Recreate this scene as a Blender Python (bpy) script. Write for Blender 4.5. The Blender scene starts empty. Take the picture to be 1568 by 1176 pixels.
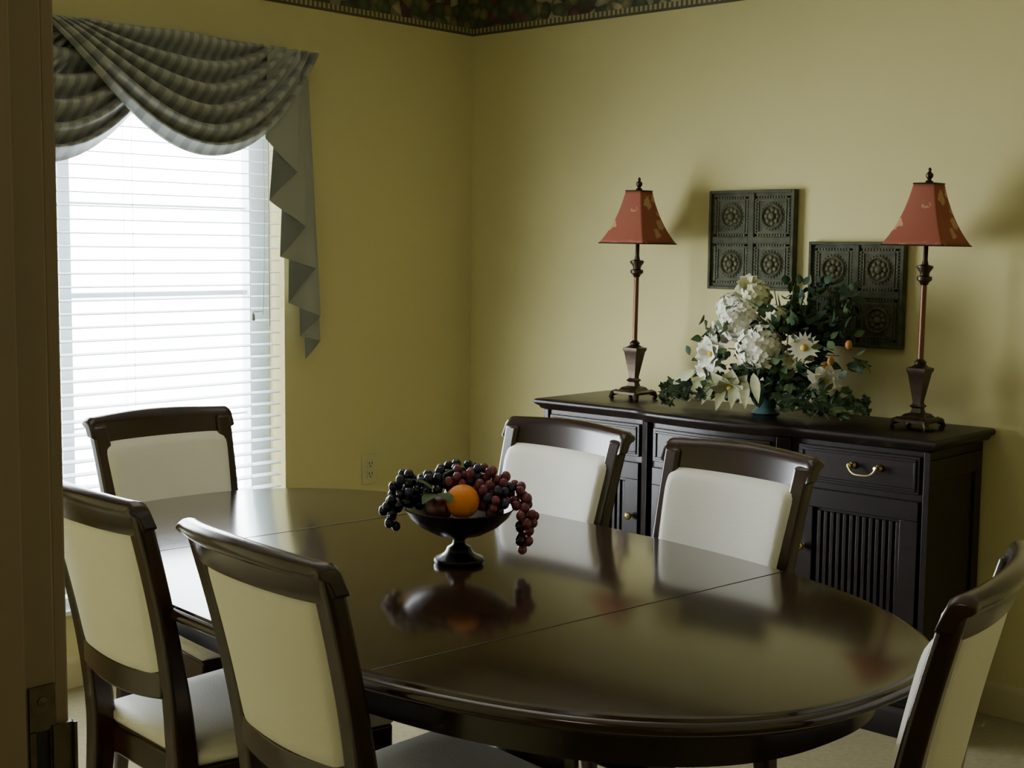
import bpy, bmesh, math, random
from mathutils import Vector, Matrix, Euler
random.seed(7)
R=math.radians
scene=bpy.context.scene
COL=scene.collection

# ------------------------------------------------------------------ materials
def newmat(name):
    m=bpy.data.materials.new(name); m.use_nodes=True
    nt=m.node_tree; b=nt.nodes['Principled BSDF']
    return m,nt,b
def setp(b,**k):
    for n,v in k.items():
        if n in b.inputs: b.inputs[n].default_value=v
def simple(name,col,rough=0.5,metal=0.0,noise=0.0,nscale=20,bump=0.0,bscale=200,**k):
    m,nt,b=newmat(name)
    c=(*col,1)
    setp(b,**{'Base Color':c,'Roughness':rough,'Metallic':metal}); setp(b,**k)
    if noise>0:
        tc=nt.nodes.new('ShaderNodeTexCoord'); n=nt.nodes.new('ShaderNodeTexNoise'); n.inputs['Scale'].default_value=nscale
        n.inputs['Detail'].default_value=5
        r=nt.nodes.new('ShaderNodeValToRGB')
        r.color_ramp.elements[0].color=(*[x*(1-noise) for x in col],1); r.color_ramp.elements[0].position=.3
        r.color_ramp.elements[1].color=(*[min(1,x*(1+noise)) for x in col],1); r.color_ramp.elements[1].position=.7
        nt.links.new(tc.outputs['Object'],n.inputs['Vector']); nt.links.new(n.outputs['Fac'],r.inputs[0]); nt.links.new(r.outputs[0],b.inputs['Base Color'])
    if bump>0:
        tc=nt.nodes.new('ShaderNodeTexCoord'); n=nt.nodes.new('ShaderNodeTexNoise'); n.inputs['Scale'].default_value=bscale
        bp=nt.nodes.new('ShaderNodeBump'); bp.inputs['Strength'].default_value=bump; bp.inputs['Distance'].default_value=.002
        nt.links.new(tc.outputs['Object'],n.inputs['Vector']); nt.links.new(n.outputs['Fac'],bp.inputs['Height']); nt.links.new(bp.outputs[0],b.inputs['Normal'])
    return m
def wood(name,c1,c2,rough,sc=(2,30,30),coat=0.3,cr=.12,spec=.5):
    m,nt,b=newmat(name)
    tc=nt.nodes.new('ShaderNodeTexCoord'); mp=nt.nodes.new('ShaderNodeMapping'); mp.inputs['Scale'].default_value=sc
    n=nt.nodes.new('ShaderNodeTexNoise'); n.inputs['Scale'].default_value=1.5; n.inputs['Detail'].default_value=8; n.inputs['Distortion'].default_value=.6
    r=nt.nodes.new('ShaderNodeValToRGB'); r.color_ramp.elements[0].position=.3; r.color_ramp.elements[1].position=.75
    r.color_ramp.elements[0].color=(*c1,1); r.color_ramp.elements[1].color=(*c2,1)
    nt.links.new(tc.outputs['Object'],mp.inputs[0]); nt.links.new(mp.outputs[0],n.inputs['Vector']); nt.links.new(n.outputs['Fac'],r.inputs[0]); nt.links.new(r.outputs[0],b.inputs['Base Color'])
    setp(b,**{'Roughness':rough,'Coat Weight':coat,'Coat Roughness':cr,'Specular IOR Level':spec})
    return m
M={}
M['wall']=simple('wall_paint',(.54,.49,.225),.75,noise=.04,nscale=1.3,bump=.15,bscale=120)
M['ceil']=simple('ceiling_paint',(.80,.77,.64),.9)
M['carpet']=simple('carpet',(.27,.235,.125),.95,noise=.12,nscale=60,bump=.6,bscale=500)
M['base']=simple('baseboard_paint',(.46,.41,.22),.45)
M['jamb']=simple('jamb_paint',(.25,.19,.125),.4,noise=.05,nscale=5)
M['wood']=wood('dark_cherry_wood',(.010,.0045,.003),(.026,.010,.006),.26)
M['woodc']=wood('chair_wood',(.011,.0042,.0028),(.042,.013,.006),.24,sc=(12,12,3))
M['table']=wood('table_wood',(.016,.008,.0045),(.036,.016,.008),.15,sc=(2,22,22),coat=.35,cr=.10)
M['side']=wood('sideboard_wood',(.005,.003,.003),(.011,.0055,.005),.34,sc=(2,25,25),coat=.0,spec=.3)
M['groove']=simple('groove_dark',(.004,.003,.002),.6)
M['cream']=simple('cream_upholstery',(.80,.79,.71),.7,bump=.35,bscale=350)
M['brass']=simple('aged_brass',(.62,.50,.24),.3,1.0)
M['bronze']=simple('lamp_bronze',(.045,.030,.018),.38,.75,noise=.3,nscale=40)
M['rod']=simple('lamp_rod_copper',(.12,.050,.026),.35,.6)
M['iron']=simple('dark_pewter',(.018,.017,.018),.27,.6)
M['white']=simple('white_vinyl',(.62,.66,.66),.4)
M['frame']=simple('window_frame_paint',(.46,.54,.54),.5)
M['cord']=simple('cord',(.25,.26,.22),.7)
M['ivory']=simple('outlet_ivory',(.50,.46,.25),.4)
M['dark']=simple('slot_dark',(.01,.01,.01),.6)
M['steel']=simple('strike_plate_metal',(.12,.10,.08),.45,.9,noise=.2,nscale=60)
M['leaf']=simple('dark_leaf',(.020,.044,.018),.55,noise=.5,nscale=30,**{'Specular IOR Level':.25})
M['leaf2']=simple('light_leaf',(.075,.12,.050),.55,noise=.35,nscale=25,**{'Specular IOR Level':.25})
M['petal']=simple('white_petal',(.68,.68,.56),.6,noise=.08,nscale=50)
M['petalg']=simple('cream_green_petal',(.52,.54,.33),.6,noise=.15,nscale=50)
M['yellow']=simple('flower_center',(.55,.38,.05),.7)
M['orangefl']=simple('orange_bud',(.35,.16,.03),.6)
M['stem']=simple('stem',(.05,.07,.02),.6)
M['teal']=simple('teal_ceramic',(.10,.20,.19),.3,noise=.2,nscale=20)
M['grapeb']=simple('black_grape',(.008,.010,.022),.22,noise=.4,nscale=60)
M['grapebl']=simple('blue_grape',(.020,.028,.075),.28,noise=.4,nscale=60)
M['graper']=simple('red_grape',(.16,.038,.065),.24,noise=.4,nscale=60)
M['orange']=simple('orange_peel',(.80,.25,.02),.4,bump=.4,bscale=300)
M['apple']=simple('dark_plum',(.10,.03,.025),.3,noise=.5,nscale=20)
m,nt,b=newmat('window_glass'); nt.nodes.remove(b)
tr=nt.nodes.new('ShaderNodeBsdfTransparent'); gl=nt.nodes.new('ShaderNodeBsdfGlossy'); gl.inputs['Roughness'].default_value=.02
mx=nt.nodes.new('ShaderNodeMixShader'); mx.inputs[0].default_value=.05
nt.links.new(tr.outputs[0],mx.inputs[1]); nt.links.new(gl.outputs[0],mx.inputs[2]); nt.links.new(mx.outputs[0],nt.nodes['Material Output'].inputs[0])
M['glass']=m
m,nt,b=newmat('blind_slat_vinyl'); setp(b,**{'Base Color':(.84,.87,.89,1),'Roughness':.45})
tl=nt.nodes.new('ShaderNodeBsdfTranslucent'); tl.inputs[0].default_value=(.90,.93,.95,1)
mx=nt.nodes.new('ShaderNodeMixShader'); mx.inputs[0].default_value=.28
nt.links.new(b.outputs[0],mx.inputs[1]); nt.links.new(tl.outputs[0],mx.inputs[2]); nt.links.new(mx.outputs[0],nt.nodes['Material Output'].inputs[0])
M['slat']=m
def shade_mat():
    m,nt,b=newmat('terracotta_floral_shade')
    tc=nt.nodes.new('ShaderNodeTexCoord')
    v=nt.nodes.new('ShaderNodeTexVoronoi'); v.inputs['Scale'].default_value=15
    n=nt.nodes.new('ShaderNodeTexNoise'); n.inputs['Scale'].default_value=80
    add=nt.nodes.new('ShaderNodeMath'); add.operation='MULTIPLY_ADD'; add.inputs[1].default_value=.45
    r=nt.nodes.new('ShaderNodeValToRGB'); r.color_ramp.interpolation='EASE'
    e=r.color_ramp.elements; e[0].position=.49; e[0].color=(.44,.25,.13,1); e[1].position=.57; e[1].color=(.255,.078,.044,1)
    nt.links.new(tc.outputs['Object'],v.inputs['Vector']); nt.links.new(tc.outputs['Object'],n.inputs['Vector'])
    nt.links.new(n.outputs['Fac'],add.inputs[0]); nt.links.new(v.outputs['Distance'],add.inputs[2]); nt.links.new(add.outputs[0],r.inputs[0])
    nt.links.new(r.outputs[0],b.inputs['Base Color']); setp(b,**{'Roughness':.75,'Specular IOR Level':.2})
    return m
M['shade']=shade_mat()
def swag_mat():
    m,nt,b=newmat('striped_satin')
    uv=nt.nodes.new('ShaderNodeUVMap')
    sp=nt.nodes.new('ShaderNodeSeparateXYZ'); nt.links.new(uv.outputs[0],sp.inputs[0])
    mu=nt.nodes.new('ShaderNodeMath'); mu.operation='MULTIPLY'; mu.inputs[1].default_value=19
    fr=nt.nodes.new('ShaderNodeMath'); fr.operation='FRACT'
    r=nt.nodes.new('ShaderNodeValToRGB'); e=r.color_ramp.elements
    A_=(.28,.285,.235,1); B_=(.16,.168,.148,1)
    e[0].position=0; e[0].color=A_; e[1].position=.42; e[1].color=A_
    for p,c in ((.52,B_),(.90,B_),(1.0,A_)):
        x=e.new(p); x.color=c
    nt.links.new(sp.outputs[0],mu.inputs[0]); nt.links.new(mu.outputs[0],fr.inputs[0]); nt.links.new(fr.outputs[0],r.inputs[0]); nt.links.new(r.outputs[0],b.inputs['Base Color'])
    setp(b,Roughness=.40,**{'Sheen Weight':.3})
    return m
M['swag']=swag_mat()
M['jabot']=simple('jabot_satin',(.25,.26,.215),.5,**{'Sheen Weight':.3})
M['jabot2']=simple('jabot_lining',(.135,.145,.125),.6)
M['tin']=simple('tin_panel_green',(.052,.058,.028),.65,0,noise=.4,nscale=35,**{'Specular IOR Level':.2})
M['tin2']=simple('tin_relief',(.070,.070,.034),.6,0,noise=.45,nscale=60,**{'Specular IOR Level':.3})
def border_mat(axis):
    m,nt,b=newmat('wallpaper_border_'+axis)
    L=nt.links; N=nt.nodes
    tc=N.new('ShaderNodeTexCoord'); sp=N.new('ShaderNodeSeparateXYZ'); L.new(tc.outputs['Object'],sp.inputs[0])
    v=N.new('ShaderNodeTexVoronoi'); v.inputs['Scale'].default_value=24; L.new(tc.outputs['Object'],v.inputs['Vector'])
    s2=N.new('ShaderNodeSeparateColor'); L.new(v.outputs['Color'],s2.inputs[0])
    r=N.new('ShaderNodeValToRGB'); r.color_ramp.interpolation='CONSTANT'
    e=r.color_ramp.elements; e[0].position=0; e[0].color=(.075,.095,.045,1); e[1].position=.32; e[1].color=(.22,.19,.08,1)
    for p,c in ((.52,(.13,.045,.05,1)),(.68,(.46,.41,.24,1)),(.82,(.10,.13,.06,1))):
        x=e.new(p); x.color=c
    L.new(s2.outputs[0],r.inputs[0])
    r2=N.new('ShaderNodeValToRGB'); r2.color_ramp.elements[0].position=.0; r2.color_ramp.elements[0].color=(1,1,1,1); r2.color_ramp.elements[1].position=.7; r2.color_ramp.elements[1].color=(.35,.35,.35,1)
    L.new(v.outputs['Distance'],r2.inputs[0])
    mm=N.new('ShaderNodeMix'); mm.data_type='RGBA'; mm.blend_type='MULTIPLY'; mm.inputs[0].default_value=.9
    L.new(r.outputs[0],mm.inputs[6]); L.new(r2.outputs[0],mm.inputs[7])
    mu=N.new('ShaderNodeMath'); mu.operation='MULTIPLY'; mu.inputs[1].default_value=48; L.new(sp.outputs['X' if axis=='x' else 'Y'],mu.inputs[0])
    fr=N.new('ShaderNodeMath'); fr.operation='FRACT'; L.new(mu.outputs[0],fr.inputs[0])
    r3=N.new('ShaderNodeValToRGB'); r3.color_ramp.interpolation='CONSTANT'; r3.color_ramp.elements[0].color=(.34,.29,.13,1); r3.color_ramp.elements[1].position=.5; r3.color_ramp.elements[1].color=(.08,.08,.04,1)
    L.new(fr.outputs[0],r3.inputs[0])
    lt=N.new('ShaderNodeMath'); lt.operation='LESS_THAN'; lt.inputs[1].default_value=2.265; L.new(sp.outputs['Z'],lt.inputs[0])
    mb=N.new('ShaderNodeMix'); mb.data_type='RGBA'; L.new(lt.outputs[0],mb.inputs[0]); L.new(mm.outputs[2],mb.inputs[6]); L.new(r3.outputs[0],mb.inputs[7])
    g1=N.new('ShaderNodeMath'); g1.operation='LESS_THAN'; g1.inputs[1].default_value=2.246; L.new(sp.outputs['Z'],g1.inputs[0])
    mc=N.new('ShaderNodeMix'); mc.data_type='RGBA'; L.new(g1.outputs[0],mc.inputs[0]); L.new(mb.outputs[2],mc.inputs[6]); mc.inputs[7].default_value=(.08,.07,.03,1)
    L.new(mc.outputs[2],b.inputs['Base Color']); setp(b,Roughness=.7)
    return m

# ------------------------------------------------------------------ mesh builder
class MB:
    def __init__(s): s.v=[];s.f=[];s.m=[]
    def add(s,vs,fs,mi=0,mtx=None):
        o=len(s.v)
        if mtx is not None: vs=[mtx@Vector(a) for a in vs]
        s.v+= [tuple(a) for a in vs]
        for f in fs: s.f.append([i+o for i in f]); s.m.append(mi)
        return o
    def box(s,c,d,mi=0,mtx=None):
        x,y,z=[k/2 for k in d]
        vs=[Vector((c[0]+a*x,c[1]+b*y,c[2]+e*z)) for a in(-1,1) for b in(-1,1) for e in(-1,1)]
        s.add(vs,[(0,1,3,2),(4,6,7,5),(0,4,5,1),(2,3,7,6),(0,2,6,4),(1,5,7,3)],mi,mtx)
    def lathe(s,prof,c=(0,0,0),seg=32,mi=0,mtx=None,rot=0):
        vs=[];fs=[];n=len(prof)
        for i in range(seg):
            a=2*math.pi*i/seg+rot
            for r,z in prof: vs.append(Vector((c[0]+r*math.cos(a),c[1]+r*math.sin(a),c[2]+z)))
        for i in range(seg):
            j=(i+1)%seg
            for k in range(n-1): fs.append((i*n+k,j*n+k,j*n+k+1,i*n+k+1))
        if prof[0][0]>1e-5: fs.append([i*n for i in range(seg)][::-1])
        if prof[-1][0]>1e-5: fs.append([i*n+n-1 for i in range(seg)])
        s.add(vs,fs,mi,mtx)
    def tube(s,pts,rad,seg=8,mi=0,mtx=None):
        pts=[Vector(p) for p in pts]; n=len(pts)
        if not hasattr(rad,'__len__'): rad=[rad]*n
        vs=[];up=None
        for i,p in enumerate(pts):
            t=(pts[min(i+1,n-1)]-pts[max(i-1,0)]).normalized()
            if up is None:
                up=Vector((0,0,1)) if abs(t.z)<.9 else Vector((1,0,0))
            a=t.cross(up).normalized(); bb=a.cross(t).normalized(); up=bb
            for k in range(seg):
                an=2*math.pi*k/seg
                vs.append(p+(a*math.cos(an)+bb*math.sin(an))*rad[i])
        fs=[]
        for i in range(n-1):
            for k in range(seg):
                l=(k+1)%seg; fs.append((i*seg+k,i*seg+l,(i+1)*seg+l,(i+1)*seg+k))
        fs.append(list(range(seg))[::-1]); fs.append([(n-1)*seg+k for k in range(seg)])
        s.add(vs,fs,mi,mtx)
    def beam(s,secs,mi=0,mtx=None):
        n=len(secs[0]); vs=[Vector(p) for r in secs for p in r]; fs=[]
        for i in range(len(secs)-1):
            for k in range(n):
                l=(k+1)%n; fs.append((i*n+k,i*n+l,(i+1)*n+l,(i+1)*n+k))
        fs.append(list(range(n))[::-1]); fs.append([(len(secs)-1)*n+k for k in range(n)])
        s.add(vs,fs,mi,mtx)
    def sphere(s,c,r,mi=0,seg=12,rings=8,sc=(1,1,1)):
        vs=[Vector((0,0,-1))]; fs=[]
        for j in range(1,rings):
            ph=-math.pi/2+math.pi*j/rings
            for i in range(seg):
                a=2*math.pi*i/seg; vs.append(Vector((math.cos(ph)*math.cos(a),math.cos(ph)*math.sin(a),math.sin(ph))))
        vs.append(Vector((0,0,1)))
        for i in range(seg): fs.append((0,1+(i+1)%seg,1+i))
        for j in range(rings-2):
            for i in range(seg):
                a=1+j*seg+i;b_=1+j*seg+(i+1)%seg; fs.append((a,b_,b_+seg,a+seg))
        o=1+(rings-2)*seg
        for i in range(seg): fs.append((o+i,o+(i+1)%seg,len(vs)-1))
        s.add([Vector((c[0]+q.x*r*sc[0],c[1]+q.y*r*sc[1],c[2]+q.z*r*sc[2])) for q in vs],fs,mi)
    def leaf(s,base,d,up,L,W,mi=0,curl=.3,fold=.15,pw=.8,n=5):
        base=Vector(base); d=Vector(d).normalized(); up=Vector(up)
        side=d.cross(up)
        if side.length<1e-4: side=d.cross(Vector((1,.3,.2)))
        side.normalize(); up=side.cross(d).normalized()
        vs=[];fs=[]
        for i in range(n+1):
            t=i/n; w=W*.5*max(.04,math.sin(math.pi*min(1,t**pw)))
            c=base+d*L*t-up*curl*L*t*t
            vs+= [c-side*w+up*fold*w, c, c+side*w+up*fold*w]
        for i in range(n):
            a=i*3; fs+= [(a,a+1,a+4,a+3),(a+1,a+2,a+5,a+4)]
        s.add(vs,fs,mi)
    def obj(s,name,mats,parent=None,loc=(0,0,0),rot=0,smooth=True,ang=35,bevel=0,bseg=2,fix=True):
        me=bpy.data.meshes.new(name); me.from_pydata(s.v,[],s.f)
        for mt in mats: me.materials.append(M[mt] if isinstance(mt,str) else mt)
        for p,mi in zip(me.polygons,s.m): p.material_index=mi
        me.update()
        if fix:
            bm=bmesh.new(); bm.from_mesh(me); bmesh.ops.recalc_face_normals(bm,faces=bm.faces); bm.to_mesh(me); bm.free()
        if smooth:
            for p in me.polygons: p.use_smooth=True
            me.set_sharp_from_angle(angle=R(ang))
        o=bpy.data.objects.new(name,me); COL.objects.link(o)
        o.location=loc; o.rotation_euler=(0,0,rot)
        if parent: o.parent=parent
        if bevel:
            b=o.modifiers.new('bev','BEVEL'); b.width=bevel; b.segments=bseg; b.limit_method='ANGLE'; b.angle_limit=R(40)
        return o
def empty(name,loc=(0,0,0),rot=0):
    e=bpy.data.objects.new(name,None); COL.objects.link(e); e.location=loc; e.rotation_euler=(0,0,rot); e.empty_display_size=.1
    return e
def inst(o,name,parent):
    n=bpy.data.objects.new(name,o.data); COL.objects.link(n); n.parent=parent
    n.location=o.location; n.rotation_euler=o.rotation_euler
    for md in o.modifiers:
        x=n.modifiers.new(md.name,md.type)
        x.width=md.width;x.segments=md.segments;x.limit_method='ANGLE';x.angle_limit=md.angle_limit
    return n

# ------------------------------------------------------------------ room
H=2.44; XR=4.30; YS=-3.36; T=.12
WY0,WY1,WZ0,WZ1=-2.55,-.95,.24,2.02
def wallbox(name,boxes,mat='wall'):
    mb=MB()
    for lo,hi in boxes:
        mb.box([(a+b)/2 for a,b in zip(lo,hi)],[b-a for a,b in zip(lo,hi)])
    return mb.obj(name,[mat],smooth=False)
HB=-5.6
wallbox('wall_north',[((-.14,0,0),(XR+.12,.12,H))])
wallbox('wall_west',[((-.14,WY1,0),(0,0,H)),((-.14,HB,0),(0,WY0,H)),((-.14,WY0,0),(0,WY1,WZ0)),((-.14,WY0,WZ1),(0,WY1,H))])
wallbox('wall_east',[((XR,HB,0),(XR+.12,0,H))])
DX0,DX1,DZ=2.72,3.80,2.08
wallbox('wall_south',[((0,YS-T,0),(DX0-.02,YS,H)),((DX1+.02,YS-T,0),(XR,YS,H)),((DX0-.02,YS-T,DZ+.02),(DX1+.02,YS,H))])
wallbox('wall_hall',[((-.14,HB-.12,0),(XR+.12,HB,H))])
wallbox('floor',[((-.14,HB-.12,-.1),(XR+.12,.12,0))],'carpet')
wallbox('ceiling',[((-.14,HB-.12,H),(XR+.12,.12,H+.1))],'ceil')
def baseb(name,p0,p1,nrm):
    mb=MB(); p0=Vector(p0);p1=Vector(p1);n=Vector(nrm)
    prof=[(0,0),(.014,0),(.014,.075),(.010,.088),(.006,.095),(0,.1)]
    mb.beam([[p+n*a+Vector((0,0,b)) for a,b in prof] for p in (p0,p1)])
    return mb.obj(name,['base'],ang=25)
baseb('baseboard_north',(0.015,0,0),(XR,0,0),(0,-1,0))
baseb('baseboard_west',(0,0,0),(0,YS,0),(1,0,0))
baseb('baseboard_south',(0.015,YS,0),(DX0-.09,YS,0),(0,1,0))
baseb('baseboard_east',(XR,-.015,0),(XR,YS+.0,0),(-1,0,0))
BZ=2.237
mb=MB(); mb.box((XR/2,-.0015,(BZ+H)/2),(XR,.003,H-BZ)); mb.obj('trim_1',[border_mat('x')],smooth=False)
mb=MB(); mb.box((.0015,YS/2-.0015,(BZ+H)/2),(.003,-YS-.003,H-BZ)); mb.obj('trim_2',[border_mat('y')],smooth=False)

dr=empty('door_1',(DX0,YS,0))
mb=MB()
def jb(lo,hi,mi=0): mb.box([(a+b)/2 for a,b in zip(lo,hi)],[b-a for a,b in zip(lo,hi)],mi)
W=DX1-DX0
jb((-.02,-T,0),(0,0,DZ)); jb((W,-T,0),(W+.02,0,DZ)); jb((-.02,-T,DZ),(W+.02,0,DZ+.02))
jb((0,-T+.02,0),(.012,-.036,DZ)); jb((W-.012,-T+.02,0),(W,-.036,DZ)); jb((.012,-T+.02,DZ-.012),(W-.012,-.036,DZ))
for y0,y1 in((0,.016),(-T-.016,-T)):
    jb((-.075,y0,0),(-.006,y1,DZ+.07)); jb((W+.006,y0,0),(W+.075,y1,DZ+.07)); jb((-.006,y0,DZ+.006),(W+.006,y1,DZ+.07))
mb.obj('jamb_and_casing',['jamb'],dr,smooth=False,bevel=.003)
mb=MB()
zc=.925
for z0,z1 in((zc-.065,zc-.022),(zc+.022,zc+.065)): mb.box((.0015,-.016,(z0+z1)/2),(.003,.026,z1-z0))
mb.box((.0015,-.026,zc),(.003,.006,.046)); mb.box((.0015,-.006,zc),(.003,.006,.046))
mb.box((.0035,.004,zc),(.004,.022,.05)); mb.box((.0055,.014,zc),(.008,.003,.05))
mb.box((.0003,-.016,zc),(.0006,.016,.05),1)
for z in(-.050,.050): mb.lathe([(0,0),(.005,0),(.005,.001),(0,.0016)],seg=12,mtx=Matrix.Translation((.003,-.016,zc+z))@Matrix.Rotation(R(90),4,'Y'))
mb.obj('strike_plate',['steel','dark'],dr,smooth=False)

# ------------------------------------------------------------------ window
wy=(WY0+WY1)/2; wn=empty('window_1',(0,wy,0))
mb=MB()
def wb(y0,y1,z0,z1,x0=-.135,x1=-.085,mi=0): mb.box(((x0+x1)/2,(y0+y1)/2-wy,(z0+z1)/2),(x1-x0,y1-y0,z1-z0),mi)
fw=.085
wb(WY1-fw,WY1,WZ0,WZ1); wb(WY0,WY0+fw,WZ0,WZ1); wb(WY0+fw,WY1-fw,WZ1-.07,WZ1); wb(WY0+fw,WY1-fw,WZ0,WZ0+.07)
wb(wy-.022,wy+.022,WZ0+.07,WZ1-.07)
for ya,yb_ in((WY0+fw,wy-.022),(wy+.022,WY1-fw)):
    wb(ya,yb_,1.225,1.243,-.13,-.105); wb(ya,yb_,1.525,1.533,-.12,-.11); wb(ya,yb_,.80,.808,-.12,-.11)
mb.obj('sash_frame',['frame'],wn,smooth=False,bevel=.003)
mb=MB()
mb.box((-.115,0,(WZ0+WZ1)/2),(.004,WY1-WY0-2*fw,WZ1-WZ0-.14)); mb.obj('glass_pane',['glass'],wn,smooth=False)
mb=MB()
mb.box((-.01,0,WZ0+.008),(.09,WY1-WY0-.004,.016)); mb.obj('sill',['white'],wn,smooth=False,bevel=.003)
bl=empty('window_blinds',(-.038,wy,0))
mb=MB(); Ls=WY1-WY0-.016
z=WZ1-.075; pitch=.0425; tilt=R(4)
while z>WZ0+.055:
    secs=[]
    for y in(-Ls/2,Ls/2):
        ring=[]
        for k in range(5):
            a=-.024+.012*k; h=.0015*(1-(a/.024)**2)
            ring.append((a*math.cos(tilt)+h*math.sin(tilt),y,z-a*math.sin(tilt)+h))
        for k in range(4,-1,-1):
            a=-.024+.012*k; h=.0015*(1-(a/.024)**2)-.0025
            ring.append((a*math.cos(tilt),y,z-a*math.sin(tilt)+h))
        secs.append(ring)
    mb.beam(secs); z-=pitch
mb.obj('slats',['slat'],bl,ang=50)
mb=MB()
mb.box((0,0,WZ1-.028),(.055,Ls,.05)); mb.box((0,0,WZ0+.035),(.05,Ls,.018))
mb.obj('headrail_bottomrail',['slat'],bl,smooth=False,bevel=.002)
mb=MB()
for y in(-.66,-.20,.20,.66):
    for x in(-.026,.026): mb.tube([(x,y,WZ0+.04),(x,y,WZ1-.05)],.0009,6)
Dy=.735
mb.tube([(.034,Dy,WZ1-.06),(.036,Dy,1.12)],.0022,8); mb.tube([(.034,Dy-.023,WZ1-.06),(.036,Dy-.018,1.50),(.034,Dy-.025,1.16)],.0013,6)
mb.lathe([(.001,.03),(.006,.02),(.008,0),(0,-.002)],(.034,Dy-.07,1.14),12); mb.tube([(.03,Dy-.023,1.17),(.034,Dy-.07,1.17)],.0013,6)
mb.obj('cords_and_wand',['cord'],bl)

# ------------------------------------------------------------------ swag valance
sv=empty('swag_valance',(0,-1.79,0))
ZT=2.062
def swag(name,yL,yR,gL,gR,ztop,sag,x0,folds,ph,asym=1.2):
    ns,ntt=72,170; vs=[];uv=[]
    for j in range(ntt+1):
        t=j/ntt
        for i in range(ns+1):
            s=i/ns
            ya=yL+gL*(1-t); yb=yR-gR*(1-t)
            env=math.sin(math.pi*s)**.6 if 0<s<1 else 0
            shp=1-abs(2*s**asym-1)**2.0
            f=math.sin(t*folds*math.pi*2+ph+1.3*math.sin(2.6*s+ph))
            ff=math.copysign(abs(f)**.75,f)
            sg=(.012+ (sag-.012)*t**.85)
            y=ya+(yb-ya)*s
            z=ztop-sg*shp + ff*.012*env - .004*math.sin(9*s+t*5)*env
            tk=max(0,(t-.90)/.10)   # hem tucks back toward the window
            x=x0+.030*env*t+.045*env*math.sin(math.pi*t)*.6+ff*(.012+.022*env)*(1-.6*tk)+.002*(1-env)*math.sin(t*40)-.018*tk*env
            vs.append((x,y+1.79,z)); uv.append((s,t))
    fs=[]
    for j in range(ntt):
        for i in range(ns):
            a=j*(ns+1)+i; fs.append((a,a+1,a+ns+2,a+ns+1))
    mb=MB(); mb.add(vs,fs)
    o=mb.obj(name,['swag'],sv,ang=180,fix=False)
    ul=o.data.uv_layers.new(name='UVMap')
    for lp in o.data.loops: ul.data[lp.index].uv=uv[lp.vertex_index]
    so=o.modifiers.new('s','SOLIDIFY'); so.thickness=.003
    return o
swag('swag_left',-2.68,-1.72,.12,.12,ZT-.003,.38,.055,5.3,.4,.9)
swag('swag_center',-2.36,-1.42,.12,.16,ZT-.003,.41,.055,5.3,1.1,1.0)
swag('swag_right',-1.93,-.895,.12,.25,ZT,.372,.122,5.3,.2,1.2)
mb=MB(); mb.box((.042,.02,ZT-.026),(.074,1.74,.018)); mb.obj('board',['jabot'],sv,smooth=False)
def jabot(name,sgn):
    Hm=[(-1.13,1.76),(-.99,1.655),(-1.10,1.555),(-.935,1.47),(-1.04,1.365),(-.88,1.325),(-.995,1.205),(-.845,1.155),(-.925,1.085),(-.83,1.065),(-.89,1.00)]
    top=[-1.13,-.985,-1.06,-.955,-1.02,-.925,-.985,-.905,-.95,-.895,-.93]
    n=len(Hm);K=12; mb=MB()
    def pt(i,q):
        (y,z),yt=Hm[i],top[i]
        x=.146-i*.0100+(.004 if i%2 else 0)
        return Vector((x*(1-.12*q),yt+(y-yt)*q**1.1+1.79,ZT-.003+(z-ZT)*q))
    for i in range(n-1):
        vs=[];fs=[];Cn=8
        for c in range(Cn+1):
            s=c/Cn
            for k in range(K+1):
                q=k/K; p=pt(i,q)*(1-s)+pt(i+1,q)*s
                p.x+=.0035*math.sin(p.y*48+1)*(.4+.6*q)
                vs.append(p)
        for c in range(Cn):
            for k in range(K): a=c*(K+1)+k; fs.append((a,a+K+1,a+K+2,a+1))
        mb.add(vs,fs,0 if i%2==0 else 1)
    vs=[];fs=[]
    for k in range(K+1):
        p=pt(9,k/K); p.x+=.0035*math.sin(p.y*48+1)*(.4+.6*k/K); vs+= [p,Vector((.004,p.y+.004,p.z))]
    for k in range(K): fs.append((2*k,2*k+1,2*k+3,2*k+2))
    mb.add(vs,fs,0)
    if sgn<0: mb.v=[(x,.04-y,z) for x,y,z in mb.v]
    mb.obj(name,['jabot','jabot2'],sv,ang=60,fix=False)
jabot('jabot_right',1); jabot('jabot_left',-1)

ou=empty('wall_outlet',(.0,-.55,.558))
mb=MB(); mb.box((.003,0,0),(.006,.072,.116)); mb.obj('plate',['ivory'],ou,smooth=False,bevel=.002)
mb=MB()
for z in(-.02,.02):
    mb.box((.007,0,z),(.003,.034,.030))
    for y in(-.007,.007): mb.box((.0088,y,z+.003),(.0012,.0025,.011),1)
    mb.box((.0088,0,z-.009),(.0012,.005,.005),1)
mb.obj('receptacles',['ivory','dark'],ou,smooth=False)

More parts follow.
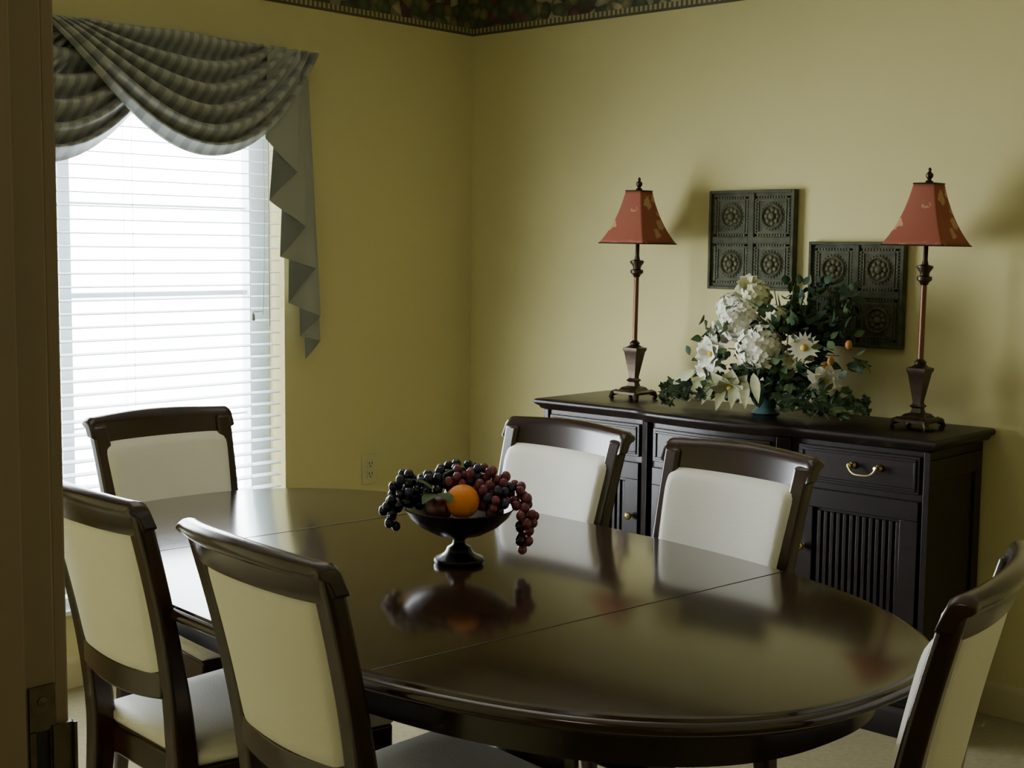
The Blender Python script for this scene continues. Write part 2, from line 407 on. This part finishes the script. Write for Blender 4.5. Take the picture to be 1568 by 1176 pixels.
# ------------------------------------------------------------------ table
tb=empty('dining_table',(1.955,-2.105,.005),R(-6))
A,B,NN=1.03,.562,2.45
def sup(a,b,n=NN,k=160):
    pts=[]
    for i in range(k):
        th=2*math.pi*i/k; c,s_=math.cos(th),math.sin(th)
        pts.append((a*math.copysign(abs(c)**(2/n),c),b*math.copysign(abs(s_)**(2/n),s_)))
    return pts
mb=MB()
prof=[(-.055,.726),(-.030,.724),(-.022,.727),(-.020,.733),(-.012,.7345),(-.004,.737),(0,.743),(-.001,.749),(-.006,.7535),(-.013,.7545),(-.015,.7585),(-.024,.760)]
secs=[[(x,y,z) for x,y in sup(A+d,B+d)] for d,z in prof]
mb.beam(secs)
mb.obj('top',['table'],tb,ang=50)
mb=MB(); mb.beam([[(x,y,z) for x,y in sup(A-.09,B-.09)] for z in(.66,.724)]); mb.obj('apron',['wood'],tb,ang=50)
mb=MB()
for x in(-.47,.47):
    mb.box((x,0,.7602),(.0018,2*B*(1-(.47/A)**NN)**(1/NN)-.05,.0006))
mb.obj('leaf_seams',['groove'],tb,smooth=False)
mb=MB()
for x in(-.30,.30):
    mb.lathe([(.10,.66),(.10,.64),(.05,.62),(.045,.56),(.075,.48),(.08,.40),(.06,.32),(.045,.27),(.07,.25),(.07,.14),(.03,.13),(0,.13)],(x,0,0),28)
    for d in((0,1),(0,-1),(math.copysign(1,x),0)):
        P=[];L=.22
        for k in range(9):
            q=k/8; r=.04+L*q; zz=.22*(1-q)**1.7+.022+.012*math.sin(q*math.pi*2)
            P.append((x+d[0]*r,d[1]*r,zz))
        mb.tube(P,[.028-.008*k/8 for k in range(9)],10)
        mb.sphere((P[-1][0],P[-1][1],.017),.022,0,10,6)
mb.box((0,0,.30),(.60,.05,.06))
mb.obj('pedestals',['wood'],tb,ang=45)

# ------------------------------------------------------------------ chairs
def yb(z):
    if z<.45: return -.205-.055*((.45-z)/.45)**1.5
    return -.205-.10*((z-.45)/.5)**1.5
def hw(z):
    if z<.5: return .162
    q=(z-.5)/.45; return .162+.024*q
CW=.213
def bow(x): return -.028*(1-min(1,(x/.20)**2))
def chair_parts():
    P=[]
    mb=MB()
    for sx in(-1,1):
        secs=[]
        for k in range(25):
            z=.93*k/24; w=.043; d=.034+.014*math.exp(-((z-.45)/.16)**2)
            if z<.3: w*=.7+.3*z/.3; d*=.8+.2*z/.3
            cx=sx*(hw(z)); cy=yb(z)
            secs.append([(cx-w/2,cy-d/2,z),(cx+w/2,cy-d/2,z),(cx+w/2,cy+d/2,z),(cx-w/2,cy+d/2,z)])
        mb.beam(secs)
    P.append(('back_posts',mb,'woodc',dict(bevel=.008,bseg=3,ang=50)))
    mb=MB(); secs=[]
    for k in range(41):
        x=-CW+2*CW*k/40; e=abs(x)/CW
        topz=.952+.004*math.cos(x*12)-(.008 if e>.98 else 0)
        hgt=.070-.008*e**2
        if e>.9: hgt-=.022*((e-.9)/.1)**1.2
        th=.026
        y0=yb(.90)+bow(x)+.006
        ring=[]
        pr=[(.5,0),(.5,.70),(.46,.88),(.25,.98),(-.1,1.02),(-.55,1.0),(-.95,.90),(-1.05,.76),(-.85,.62),(-.55,.52),(-.5,0)]
        for a,b_ in pr:
            ring.append((x,y0+a*th-.018*b_-.002,topz-hgt+hgt*b_))
        secs.append(ring)
    mb.beam(secs)
    P.append(('crest_rail',mb,'woodc',dict(bevel=.003,ang=60)))
    mb=MB(); secs=[]
    for k in range(21):
        x=-.155+.31*k/20; zc_=.600-.012*(1-(x/.155)**2)
        y0=yb(.6)+bow(x)*.8; secs.append([(x,y0-.012,zc_-.022),(x,y0-.012,zc_+.028),(x,y0+.012,zc_+.028),(x,y0+.012,zc_-.022)])
    mb.beam(secs); P.append(('lower_back_rail',mb,'woodc',dict(bevel=.004,ang=50)))
    def panel(w0,w1,z0,z1,yoff,th,pw=10):
        mb=MB(); nx,nz=28,24
        vs=[];fs=[]
        for j in range(nz+1):
            for i in range(nx+1):
                u=-1+2*i/nx; v=j/nz
                uu=u; vv=2*v-1
                m_=max(abs(uu),abs(vv))
                sc=m_/((abs(uu)**pw+abs(vv)**pw)**(1/pw)) if m_>0 else 1
                uu*=sc; vv*=sc; v2=(vv+1)/2
                x=(w0+(w1-w0)*v2)*uu; z=z0+(z1-z0)*v2
                edge=(i in(0,nx) or j in(0,nz))
                infl=max(0,(1-abs(u)**6)*(1-abs(2*v-1)**6))
                y=yb(z)+bow(x)+yoff+(0 if edge else th*(.45+.55*infl**.4))
                vs.append((x,y,z))
        for j in range(nz):
            for i in range(nx):
                a=j*(nx+1)+i; fs.append((a,a+1,a+nx+2,a+nx+1))
        mb.add(vs,fs); return mb
    P.append(('front_cushion',panel(.168,.186,.620,.888,.014,.028,14),'cream',dict(ang=80)))
    P.append(('rear_panel',panel(.145,.168,.612,.892,.002,-.011,30),'cream',dict(ang=80)))
    mb=MB()
    def seatw(y): return .180+.045*((y+.2)/.43)
    secs=[]
    for zz in(.385,.445):
        ring=[]
        for k in range(0,11):
            x=-1+.2*k; ring.append((seatw(.23)*x,.23+.012*(1-x*x),zz))
        ring+= [(.175,-.19,zz),(-.175,-.19,zz)]
        secs.append(ring)
    mb.beam(secs)
    P.append(('seat_frame',mb,'woodc',dict(bevel=.006,ang=50)))
    mb=MB(); secs=[]
    for d,zz in((.004,.445),(-.004,.455),(-.004,.468),(.006,.482),(.030,.492),(.08,.497)):
        ring=[]
        for k in range(0,11):
            x=-1+.2*k; ring.append(((seatw(.23)-d)*x,.23-d+.012*(1-x*x),zz))
        ring+= [(.175-d,-.185+d,zz),(0,-.185+d,zz),(-.175+d,-.185+d,zz)]
        secs.append(ring)
    mb.beam(secs); P.append(('seat_cushion',mb,'cream',dict(ang=80)))
    mb=MB()
    for sx in(-1,1):
        secs=[]
        for k in range(13):
            q=k/12; z=.43*(1-q); w=.042-.016*q; cx=sx*.198; cy=.205
            if 11<=k: w+=.004
            secs.append([(cx-w/2,cy-w/2,z),(cx+w/2,cy-w/2,z),(cx+w/2,cy+w/2,z),(cx-w/2,cy+w/2,z)])
        mb.beam(secs)
    P.append(('front_legs',mb,'woodc',dict(bevel=.004,ang=50)))
    return P
def cpos(u,v,rz):
    a=R(rz); f=Vector((-math.sin(a),math.cos(a)))
    return (3.88+u+f.x*.315,-4.0+v+f.y*.315),rz
chairs=[cpos(-2.238,1.290,-5),cpos(-1.655,1.230,-7),cpos(-2.205,2.635,175),cpos(-1.672,2.605,174),cpos(-3.12,2.03,-92),cpos(-.768,1.868,102)]
proto=None
for (p,rz) in chairs:
    e=empty('dining_chair',(p[0],p[1],0),R(rz)); e.scale=(1,1,1.012)
    if proto is None:
        proto=[]
        for nm,mb,mt,kw in chair_parts(): proto.append(mb.obj(nm,[mt],e,**kw))
    else:
        for o in proto: inst(o,o.name,e)

# ------------------------------------------------------------------ sideboard
sb=empty('sideboard',(1.462,-.016,0)); sb.scale=(1,1,1.015)
HL=.735
mb=MB()
def bulge(x,w):
    ax=abs(x); q=max(0,min(1,(.30-ax)/.06)); q=q*q*(3-2*q)
    return q*.022+(.03*(1-(x/.27)**2) if ax<.27 else 0)
DF=.375
def outline(ov,z):
    pts=[(-HL-ov+.02,0,z),(-HL-ov+.02,-DF-ov,z)]
    n=60
    for k in range(1,n):
        x=-HL+.02-ov+(2*(HL-.02+ov))*k/n
        pts.append((x,-DF-ov-bulge(x,0),z))
    pts+= [(HL+ov-.02,-DF-ov,z),(HL+ov-.02,0,z)]
    return pts
mb.beam([outline(o_,z_) for o_,z_ in((.004,.828),(.012,.832),(.016,.840),(.026,.846),(.030,.852),(.030,.858),(.026,.863),(.020,.865))])
mb.obj('top',['side'],sb,ang=40)
mb=MB(); mb.beam([outline(-.008,.09),outline(-.008,.828)])
mb.beam([outline(.008,.0),outline(.008,.07),outline(.0,.085),outline(-.008,.09)])
mb.obj('carcass',['side'],sb,ang=40)
mb=MB()
def yf(x): return -(DF-.008)-bulge(x,0)
def frontslab(x0,x1,z0,z1,d0,d1,n=10,mi=0):
    secs=[]
    for k in range(n+1):
        x=x0+(x1-x0)*k/n; y=yf(x); secs.append([(x,y-d0,z0),(x,y-d1,z0),(x,y-d1,z1),(x,y-d0,z1)])
    mb.beam(secs,mi)
def frame(x0,x1,z0,z1,w,d):
    frontslab(x0,x1,z0,z0+w,-.001,d); frontslab(x0,x1,z1-w,z1,-.001,d); frontslab(x0,x0+w,z0+w,z1-w,-.001,d,3); frontslab(x1-w,x1,z0+w,z1-w,-.001,d,3)
bays=[(-.705,-.285),(-.235,.235),(.285,.705)]
for bi,(a,b_) in enumerate(bays):
    frontslab(a+.015,b_-.015,.705,.812,-.001,.012); frame(a+.025,b_-.025,.713,.804,.008,.016)
    ds=[(a+.015,b_-.015)] if bi!=1 else [(a+.015,-.003),(.003,b_-.015)]
    for x0,x1 in ds:
        frame(x0,x1,.11,.685,.055,.014)
        k=x0+.07
        while k<x1-.065:
            frontslab(k,k+.012,.175,.62,-.001,.010,1); k+=.021
for x in(-.710,-.26,.26,.710):
    if abs(x)>.5: frontslab(x-.010,x+.010,.09,.828,-.001,.010,2)
    else: frontslab(x-.018,x+.018,.09,.828,-.001,.018,3)
mb.obj('drawer_and_door_fronts',['side'],sb,ang=40,bevel=.0015)
mb=MB()
for sx in(-1,1):
    xx=sx*(HL-.028)
    mb.box((xx+sx*.003,-.19,.16),(.006,.34,.06)); mb.box((xx+sx*.003,-.19,.77),(.006,.34,.06)); mb.box((xx+sx*.003,-.34,.46),(.006,.04,.56)); mb.box((xx+sx*.003,-.04,.46),(.006,.04,.56))
mb.obj('side_panels',['side'],sb,smooth=False,bevel=.002)
mb=MB()
def bail(x,z):
    y=yf(x)-.014
    for s in(-1,1):
        xx=x+s*.042
        mb.lathe([(.011,0),(.011,.004),(.006,.007),(.005,.016),(.008,.020),(.007,.026),(0,.028)],seg=14,mtx=Matrix.Translation((xx,y,z))@Matrix.Rotation(R(90),4,'X'))
    pts=[]
    for k in range(17):
        q=-1+k/8; pts.append((x+.046*q,y-.026-.006*(1-q*q),z+.004-.026*(1-q**4)))
    mb.tube(pts,[.0034]*17,8)
def knob(x,z):
    y=yf(x)-.012
    mb.lathe([(.008,0),(.005,.003),(.005,.012),(.012,.018),(.013,.024),(.008,.030),(0,.032)],seg=16,mtx=Matrix.Translation((x,y,z))@Matrix.Rotation(R(90),4,'X'))
bail(-.49,.768); bail(.525,.768)
knob(-.325,.51); knob(.325,.51); knob(-.03,.51); knob(.03,.51)
mb.obj('brass_hardware',['brass'],sb,ang=60)
ST=.8785

# ------------------------------------------------------------------ table lamps
def lamp(loc):
    e=empty('table_lamp',loc); e.rotation_euler=(0,R(.6),0)
    mb=MB()
    for sx in(-1,1):
        for sy in(-1,1):
            mb.tube([(sx*.040,sy*.040,.026),(sx*.052,sy*.052,.020),(sx*.056,sy*.056,.008),(sx*.050,sy*.050,0)],[.010,.010,.008,.007],8)
    q=math.sqrt(2)
    mb.lathe([(.056*q,.020),(.056*q,.028),(.050*q,.032),(.036*q,.034),(.030*q,.042),(.016*q,.047),(.013*q,.060),(.019*q,.066),(.013*q,.072),
              (.012*q,.078),(.026*q,.165),(.030*q,.172),(.030*q,.180),(.018*q,.184),(.012*q,.190)],seg=4,rot=R(45))
    mb.lathe([(.010,.188),(.017,.192),(.018,.198),(.010,.205),(.007,.209)],seg=20)
    mb.lathe([(.007,.424),(.012,.428),(.014,.434),(.022,.440),(.022,.450),(.013,.454),(.015,.464),(.024,.476),(.024,.482),(.010,.486),(.007,.500),(.007,.545),(.004,.55),(.003,.72),(.008,.722),(.012,.728),(.005,.734),(.011,.742),(.011,.750),(.004,.757),(.0055,.764),(0,.770)],seg=20)
    mb.obj('base_and_finial',['bronze'],e,ang=40)
    mb=MB(); mb.lathe([(.0085,.205),(.0085,.426)],seg=16); mb.obj('rod',['rod'],e,ang=40)
    mb=MB(); secs=[];n=14
    def ring(hwid,z,rd):
        pts=[]
        for (cx,cy,a0) in((1,1,0),(-1,1,90),(-1,-1,180),(1,-1,270)):
            for k in range(4):
                a=R(a0+30*k); pts.append(((hwid-rd)*cx+rd*math.cos(a),(hwid-rd)*cy+rd*math.sin(a),z))
        return pts
    for k in range(n+1):
        t=k/n; hwid=.034+(.097-.034)*(t*.55+t**2.6*.45); z=.722-.180*t
        secs.append(ring(hwid,z,.006))
    N=16; vs=[Vector(p) for r in secs for p in r]; fs=[]
    for i in range(n):
        for k in range(N):
            l=(k+1)%N; fs.append((i*N+k,i*N+l,(i+1)*N+l,(i+1)*N+k))
    mb.add(vs,fs)
    sh=mb.obj('shade',['shade'],e,ang=30)
    so=sh.modifiers.new('s','SOLIDIFY'); so.thickness=.002
    mb=MB()
    for hwid,z in((.0345,.722),(.0975,.542)):
        rr=ring(hwid,z,.006); rr.append(rr[0]); mb.tube(rr,.0024,6)
    mb.tube([(-.033,0,.719),(.033,0,.719)],.002,6)
    mb.obj('shade_trim',['bronze'],e)
    return e
lamp((.975,-.185,ST)); lamp((2.037,-.185,ST))

# ------------------------------------------------------------------ tin wall panels
def tin(loc):
    e=empty('embossed_wall_panel',loc)
    mb=MB(); S=.335
    mb.box((0,-.011,0),(S-.01,.018,S-.01))
    mb.obj('backing',['tin'],e,smooth=False)
    mb=MB()
    w=.010
    for s in(-1,1):
        mb.box((s*(S/2-w/2),-.016,0),(w,.03,S)); mb.box((0,-.016,s*(S/2-w/2)),(S-2*w,.03,w))
    mb.box((0,-.022,0),(.022,.008,S-2*w)); mb.box((-(S/4-.002),-.022,0),(S/2-w-.013,.008,.022)); mb.box(((S/4-.002),-.022,0),(S/2-w-.013,.008,.022))
    mb.obj('frame',['tin'],e,smooth=False,bevel=.002)
    mb=MB()
    for cx in(-1,1):
        for cz in(-1,1):
            c=Vector((cx*.0800,0,cz*.0800)); r=.063
            nb=13
            for k in range(nb):
                q=-r+2*r*k/(nb-1)
                for a,b_ in((q,r),(q,-r),(r,q),(-r,q)):
                    mb.box((c.x+a,-.022,c.z+b_),(.006,.006,.006))
            for s in(-1,1):
                mb.box((c.x+s*.053,-.0215,c.z),(.003,.004,.106)); mb.box((c.x,-.0215,c.z+s*.053),(.106,.004,.003))
            mt=Matrix.Translation((c.x,-.019,c.z))@Matrix.Rotation(R(90),4,'X')
            mb.lathe([(.040,0),(.042,.005),(.038,.008),(.034,.005),(.032,0)],seg=28,mtx=mt)
            mb.lathe([(.014,0),(.013,.007),(.008,.012),(0,.013)],seg=14,mtx=mt)
            for k in range(8):
                a=2*math.pi*k/8
                mb.sphere((c.x+.022*math.cos(a),-.021,c.z+.022*math.sin(a)),.009,0,8,5,(1,.6,1))
            for k in range(24):
                a=2*math.pi*k/24
                mb.sphere((c.x+.045*math.cos(a),-.020,c.z+.045*math.sin(a)),.0035,0,6,4,(1,1,1))
    mb.obj('relief',['tin2'],e,ang=40)
tin((1.335,0,1.435)); tin((1.729,0,1.264))

# ------------------------------------------------------------------ floral arrangement
fa=empty('floral_arrangement',(1.53,-.21,ST))
def fp(px,py,f=0): return Vector(((px-1170)/395,-f,(637-py)/474))
mb=MB()
mb.lathe([(.040,0),(.046,.004),(.040,.012),(.030,.020),(.046,.040),(.056,.065),(.052,.085),(.045,.095),(.050,.102),(.046,.103),(.03,.09),(0,.09)],seg=32)
mb.obj('vase',['teal'],fa,ang=40)
def rnd(): 
    while True:
        v=Vector((random.uniform(-1,1),random.uniform(-1,1),random.uniform(-1,1)))
        if .1<v.length<1: return v.normalized()
def hyd(mb,c,r,mi):
    mb.sphere(c,r*.84,mi,16,10)
    n=int(150*(r/.06)**1.5)
    for k in range(n):
        ph=math.acos(1-2*(k+.5)/n); th=math.pi*(1+5**.5)*k
        nn=Vector((math.cos(th)*math.sin(ph),math.sin(th)*math.sin(ph),math.cos(ph)))
        p=c+nn*r*random.uniform(.86,1.06); nn=(nn+rnd()*.45).normalized()
        a=nn.cross(rnd()).normalized(); b_=nn.cross(a)
        for q in range(4):
            an=q*math.pi/2; d=a*math.cos(an)+b_*math.sin(an)
            mb.leaf(p,d+nn*.25,nn,.0125,.013,mi,.15,.1,1.0,2)
def bloom(mb,c,nn,r,mi,layers=3,ctr=3):
    nn=Vector(nn).normalized(); a=nn.cross(Vector((.2,.1,1))).normalized(); b_=nn.cross(a)
    for L in range(layers):
        n=6+L
        for k in range(n):
            an=2*math.pi*(k+.5*L)/n+random.uniform(-.15,.15); d=a*math.cos(an)+b_*math.sin(an)
            el=.15+.55*(layers-1-L)
            mb.leaf(c,d+nn*el,nn,r*(1-.14*(layers-1-L)),r*.72,mi,.18,.35,.9,4)
    mb.sphere(c+nn*r*.15,r*.15,ctr,8,6)
def daisy(mb,c,nn,r,mi):
    nn=Vector(nn).normalized(); a=nn.cross(Vector((.2,.1,1))).normalized(); b_=nn.cross(a)
    for k in range(18):
        an=2*math.pi*k/18; d=a*math.cos(an)+b_*math.sin(an)
        mb.leaf(c,d+nn*.2,nn,r,r*.34,mi,.12,.1,.7,3)
    mb.sphere(c+nn*.004,r*.24,3,10,6)
FR=Vector((.45,-.85,.1))
mb=MB()
hyd(mb,fp(1183,533,.10),.074,0); hyd(mb,fp(1146,496,.07),.066,0); hyd(mb,fp(1120,478,.02),.048,0)
hyd(mb,fp(1156,458,.02),.046,1); hyd(mb,fp(1108,515,.03),.038,0)
hyd(mb,fp(1196,487,.05),.036,1)
bloom(mb,fp(1110,548,.09),FR+Vector((-.5,0,-.1)),.066,0); bloom(mb,fp(1266,576,.06),FR+Vector((.3,0,-.5)),.058,0)
bloom(mb,fp(1094,575,.06),FR+Vector((-.8,0,-.5)),.050,0); bloom(mb,fp(1150,590,.13),FR+Vector((-.2,0,-1.1)),.080,1,2)
bloom(mb,fp(1224,550,.08),FR,.034,1); daisy(mb,fp(1245,529,.10),FR,.050,0)
bloom(mb,fp(1138,442,.0),FR+Vector((-.3,0,.8)),.046,1)
for (x,y,dx,dz) in((1110,600,-.5,-1),(1125,600,-.3,-1),(1140,605,-.1,-1),(1155,600,.1,-1),(1170,598,.25,-1),(1095,592,-.8,-.6),(1182,590,.4,-.8)):
    mb.leaf(fp(x,y-20,.13),(dx,-.35,dz),FR,.10,.032,1,.15,.2,.8,5)
mb.obj('white_blooms',['petal','petalg','leaf2','yellow'],fa,ang=80,fix=False)
mb=MB()
ctr=fp(1200,540,.02)
for k in range(330):
    d=rnd(); 
    if d.z<-.45: continue
    p=ctr+Vector((d.x*.13,d.y*.09,d.z*.13))*random.uniform(.5,1.12)
    mb.leaf(p,d+rnd()*.5,rnd()+Vector((0,0,1)),random.uniform(.04,.07),random.uniform(.024,.038),random.choice([0,0,0,0,1]),random.uniform(0,.4),.2)
for k in range(80):
    p=fp(random.uniform(1085,1290),random.uniform(470,600),random.uniform(.06,.15))
    mb.leaf(p,rnd()+Vector((0,-.5,.1)),rnd(),random.uniform(.035,.055),random.uniform(.018,.028),random.choice([0,0,1]),.2,.2)
for k in range(170):
    p=fp(random.uniform(1195,1288),random.uniform(436,520),random.uniform(-.05,.06))
    mb.leaf(p,rnd()+Vector((.3,0,.6)),rnd(),random.uniform(.030,.048),random.uniform(.018,.030),random.choice([0,0,0,1]),.2,.2)
for k in range(90):
    a=random.uniform(0,2*math.pi); rr=random.uniform(.05,.11)
    p=Vector((rr*math.cos(a),rr*.8*math.sin(a)-.01,random.uniform(.06,.15)))
    mb.leaf(p,Vector((math.cos(a),math.sin(a),-.5))+rnd()*.4,Vector((0,0,1)),random.uniform(.035,.055),random.uniform(.022,.032),random.choice([0,0,0,1]),.3,.2)
for k in range(12):
    a=R(-20+k*20); tip=ctr+Vector((math.cos(a)*.2,-.02,abs(math.sin(a))*.20)); mb.tube([ctr-Vector((0,0,.1)),(ctr+tip)/2,tip],.0018,5,2)
for (x,y) in((1095,520),(1090,575),(1105,600),(1290,560),(1300,545)):
    for k in range(6): mb.leaf(fp(x,y,.02)+rnd()*.02,(math.copysign(1,x-1180),-.2,random.uniform(-.6,.5)),rnd(),.055,.02,random.choice([0,1]),.3,.2)
mb.obj('foliage',['leaf','leaf2','stem'],fa,ang=80,fix=False)
mb=MB()
for (x,y) in((1275,547),(1298,522),(1266,555)): mb.sphere(fp(x,y,.07),.011,0,10,7,(1,1,1.3)); 
for k in range(8): mb.sphere(fp(1138,548,.14)+rnd()*.014,.008,1,8,6)
mb.obj('buds_and_berries',['orangefl','leaf'],fa)
def ivy(mb,p,d,up,s,mi):
    d=Vector(d).normalized(); up=Vector(up).normalized(); sd=d.cross(up).normalized()
    for an,l in((0,1),(55,.75),(-55,.75),(115,.5),(-115,.5)):
        q=d*math.cos(R(an))+sd*math.sin(R(an)); mb.leaf(p,q,up,s*l,s*.55,mi,.1,.1,.8,3)
mb=MB()
for side,span in((-1,.29),(1,.34)):
    for st in range(7):
        dy=-.21+.045*st; pts=[]
        for k in range(12):
            q=k/11; pts.append(Vector((side*(.03+(span-.02*abs(st-3))*q),-.01+dy*min(1,q*1.6)+.02*math.sin(q*9+st),.10*(1-q)**2+.026+.030*math.sin(q*14+st*2)**2)))
        mb.tube(pts,.0015,5,2)
        for k in range(1,12):
            for r_ in range(3 if side>0 else 2):
                ivy(mb,pts[k]+Vector((random.uniform(-.014,.014),random.uniform(-.014,.014),random.uniform(0,.035))),rnd()*.8+Vector((side*.3,-.3,0)),Vector((.3,-.5,.9))+rnd()*.4,random.uniform(.022,.034),random.choice([0,0,0,1]))
mb.obj('ivy_trails',['leaf','leaf2','stem'],fa,ang=80,fix=False)

# ------------------------------------------------------------------ fruit bowl
fb=empty('fruit_bowl',(1.965,-2.055,.766))
mb=MB()
mb.lathe([(.048,0),(.051,.004),(.050,.010),(.040,.014),(.030,.020),(.026,.026),(.024,.032),(.014,.038),(.012,.046),(.016,.050),(.022,.053),(.050,.060),(.080,.076),(.100,.094),(.110,.110),(.113,.112),(.110,.113),(.096,.098),(.076,.081),(.045,.068),(0,.066)],seg=48)
mb.obj('pedestal_bowl',['iron'],fb,ang=50)
RT=Vector((.739,.674,0)); FW=Vector((.674,-.739,0))
def bp(r,f,z): return RT*r+FW*f+Vector((0,0,z))
placed=[]
mb=MB()
mb2=MB()
frl=((.008,.050,.134,.034,0),(-.040,.045,.118,.028,1),(0,-.03,.13,.033,1),(.05,-.035,.128,.03,1))
for a,b_,c,r_,mi in frl: mb2.sphere(bp(a,b_,c),r_,mi,24,16)
mb2.obj('orange_and_plums',['orange','apple'],fb)
fr=[(bp(a,b_,c),r_) for a,b_,c,r_,mi in frl]
def cluster(mb,path,n,mats_,gr=.0100):
    cnt=0;tr=0
    while cnt<n and tr<n*80:
        tr+=1; c,rad=random.choice(path)
        p=c+rnd()*rad*random.random()**.4
        if p.z<gr+.002: continue
        rr=math.hypot(p.x,p.y)
        if p.z<.120 and rr<.113+gr and p.z>.03:
            if rr>.10 or p.z<.075+.35*max(0,rr-.04)+gr: continue
        if any((p-q).length<r_+gr*.85 for q,r_ in fr): continue
        dv=p-fr[0][0]
        if dv.dot(FW)>0 and abs(dv.dot(RT))<.03 and dv.z<.022: continue
        if any((p-q).length<gr*1.72 for q in placed): continue
        placed.append(p); mb.sphere(p,gr*random.uniform(.9,1.08),random.choice(mats_),12,8,(1,1,1.08)); cnt+=1
cluster(mb,[(bp(-.06,0,.148),.034),(bp(-.09,0,.145),.030),(bp(-.10,.01,.158),.028),(bp(-.03,-.02,.163),.03),(bp(-.01,-.04,.172),.025),(bp(.02,-.04,.176),.02)],85,[0,0,0,1])
cluster(mb,[(bp(-.120,.01,.135),.026),(bp(-.131,.012,.112),.022),(bp(-.134,.012,.095),.017),(bp(-.131,.012,.078),.012)],42,[0,0,0,1])
cluster(mb,[(bp(.07,.035,.132),.03),(bp(.055,.03,.146),.025),(bp(.085,.04,.127),.02)],40,[2,2,2,1])
cluster(mb,[(bp(.03,0,.165),.03),(bp(.05,.0,.167),.03),(bp(.0,0.01,.168),.025),(bp(.085,.0,.150),.028),(bp(.11,0,.142),.022)],85,[2,2,2,2,1])
cluster(mb,[(bp(.130,.02,.122),.021),(bp(.133,.03,.10),.021),(bp(.135,.03,.078),.018),(bp(.131,.03,.055),.015),(bp(.127,.03,.032),.011)],50,[2,2,2,0])
mb.obj('grape_bunches',['grapeb','grapebl','graper'],fb,ang=180)
mb=MB()
for c,d in((bp(-.045,.06,.150),RT*-.6+FW),(bp(-.035,.06,.152),RT*.5+FW*.8),(bp(-.05,.05,.155),Vector((0,0,1))-RT)):
    mb.leaf(c,d,(0,0,1),.045,.032,0,.3,.2)
mb.tube([bp(-.04,0,.16),bp(-.03,.01,.182),bp(-.01,.0,.190)],.0022,6,0)
mb.obj('leaves_and_stem',['leaf2'],fb,ang=80,fix=False)

# ------------------------------------------------------------------ light
w=bpy.data.worlds.new('daylight'); scene.world=w; w.use_nodes=True
bg=w.node_tree.nodes['Background']; bg.inputs[0].default_value=(.92,.96,1.0,1); bg.inputs[1].default_value=30.0
pl=bpy.data.lights.new('window_portal','AREA'); pl.shape='RECTANGLE'; pl.size=WZ1-WZ0; pl.size_y=WY1-WY0
pl.cycles.is_portal=True
po=bpy.data.objects.new('window_portal',pl); COL.objects.link(po); po.location=(-.16,wy,(WZ0+WZ1)/2); po.rotation_euler=(0,R(-90),0)
hl=bpy.data.lights.new('hall_fill_light','AREA'); hl.energy=6; hl.size=.5; hl.color=(1,.93,.78)  # unseen fill behind the camera, added to lift the doorway side; no fixture
ho=bpy.data.objects.new('hall_fill_light',hl); COL.objects.link(ho); ho.location=(3.0,-4.6,2.42)
rl=bpy.data.lights.new('room_fill_light','AREA'); rl.energy=5; rl.size=1.2; rl.color=(1,.95,.82)  # added soft fill over the table to brighten the walls, not a real fitting
ro=bpy.data.objects.new('room_fill_light',rl); COL.objects.link(ro); ro.location=(1.5,-1.9,2.42)

# ------------------------------------------------------------------ camera
cam=bpy.data.cameras.new('camera'); co=bpy.data.objects.new('camera',cam); COL.objects.link(co)
cam.lens=48.2; cam.sensor_width=36; cam.clip_start=.02
mtx=Matrix.Rotation(R(42.38),4,'Z')@Matrix.Rotation(R(90-5.66),4,'X')@Matrix.Rotation(R(.6),4,'Z')
co.matrix_world=Matrix.Translation((3.88,-4.0,1.4))@mtx
scene.camera=co
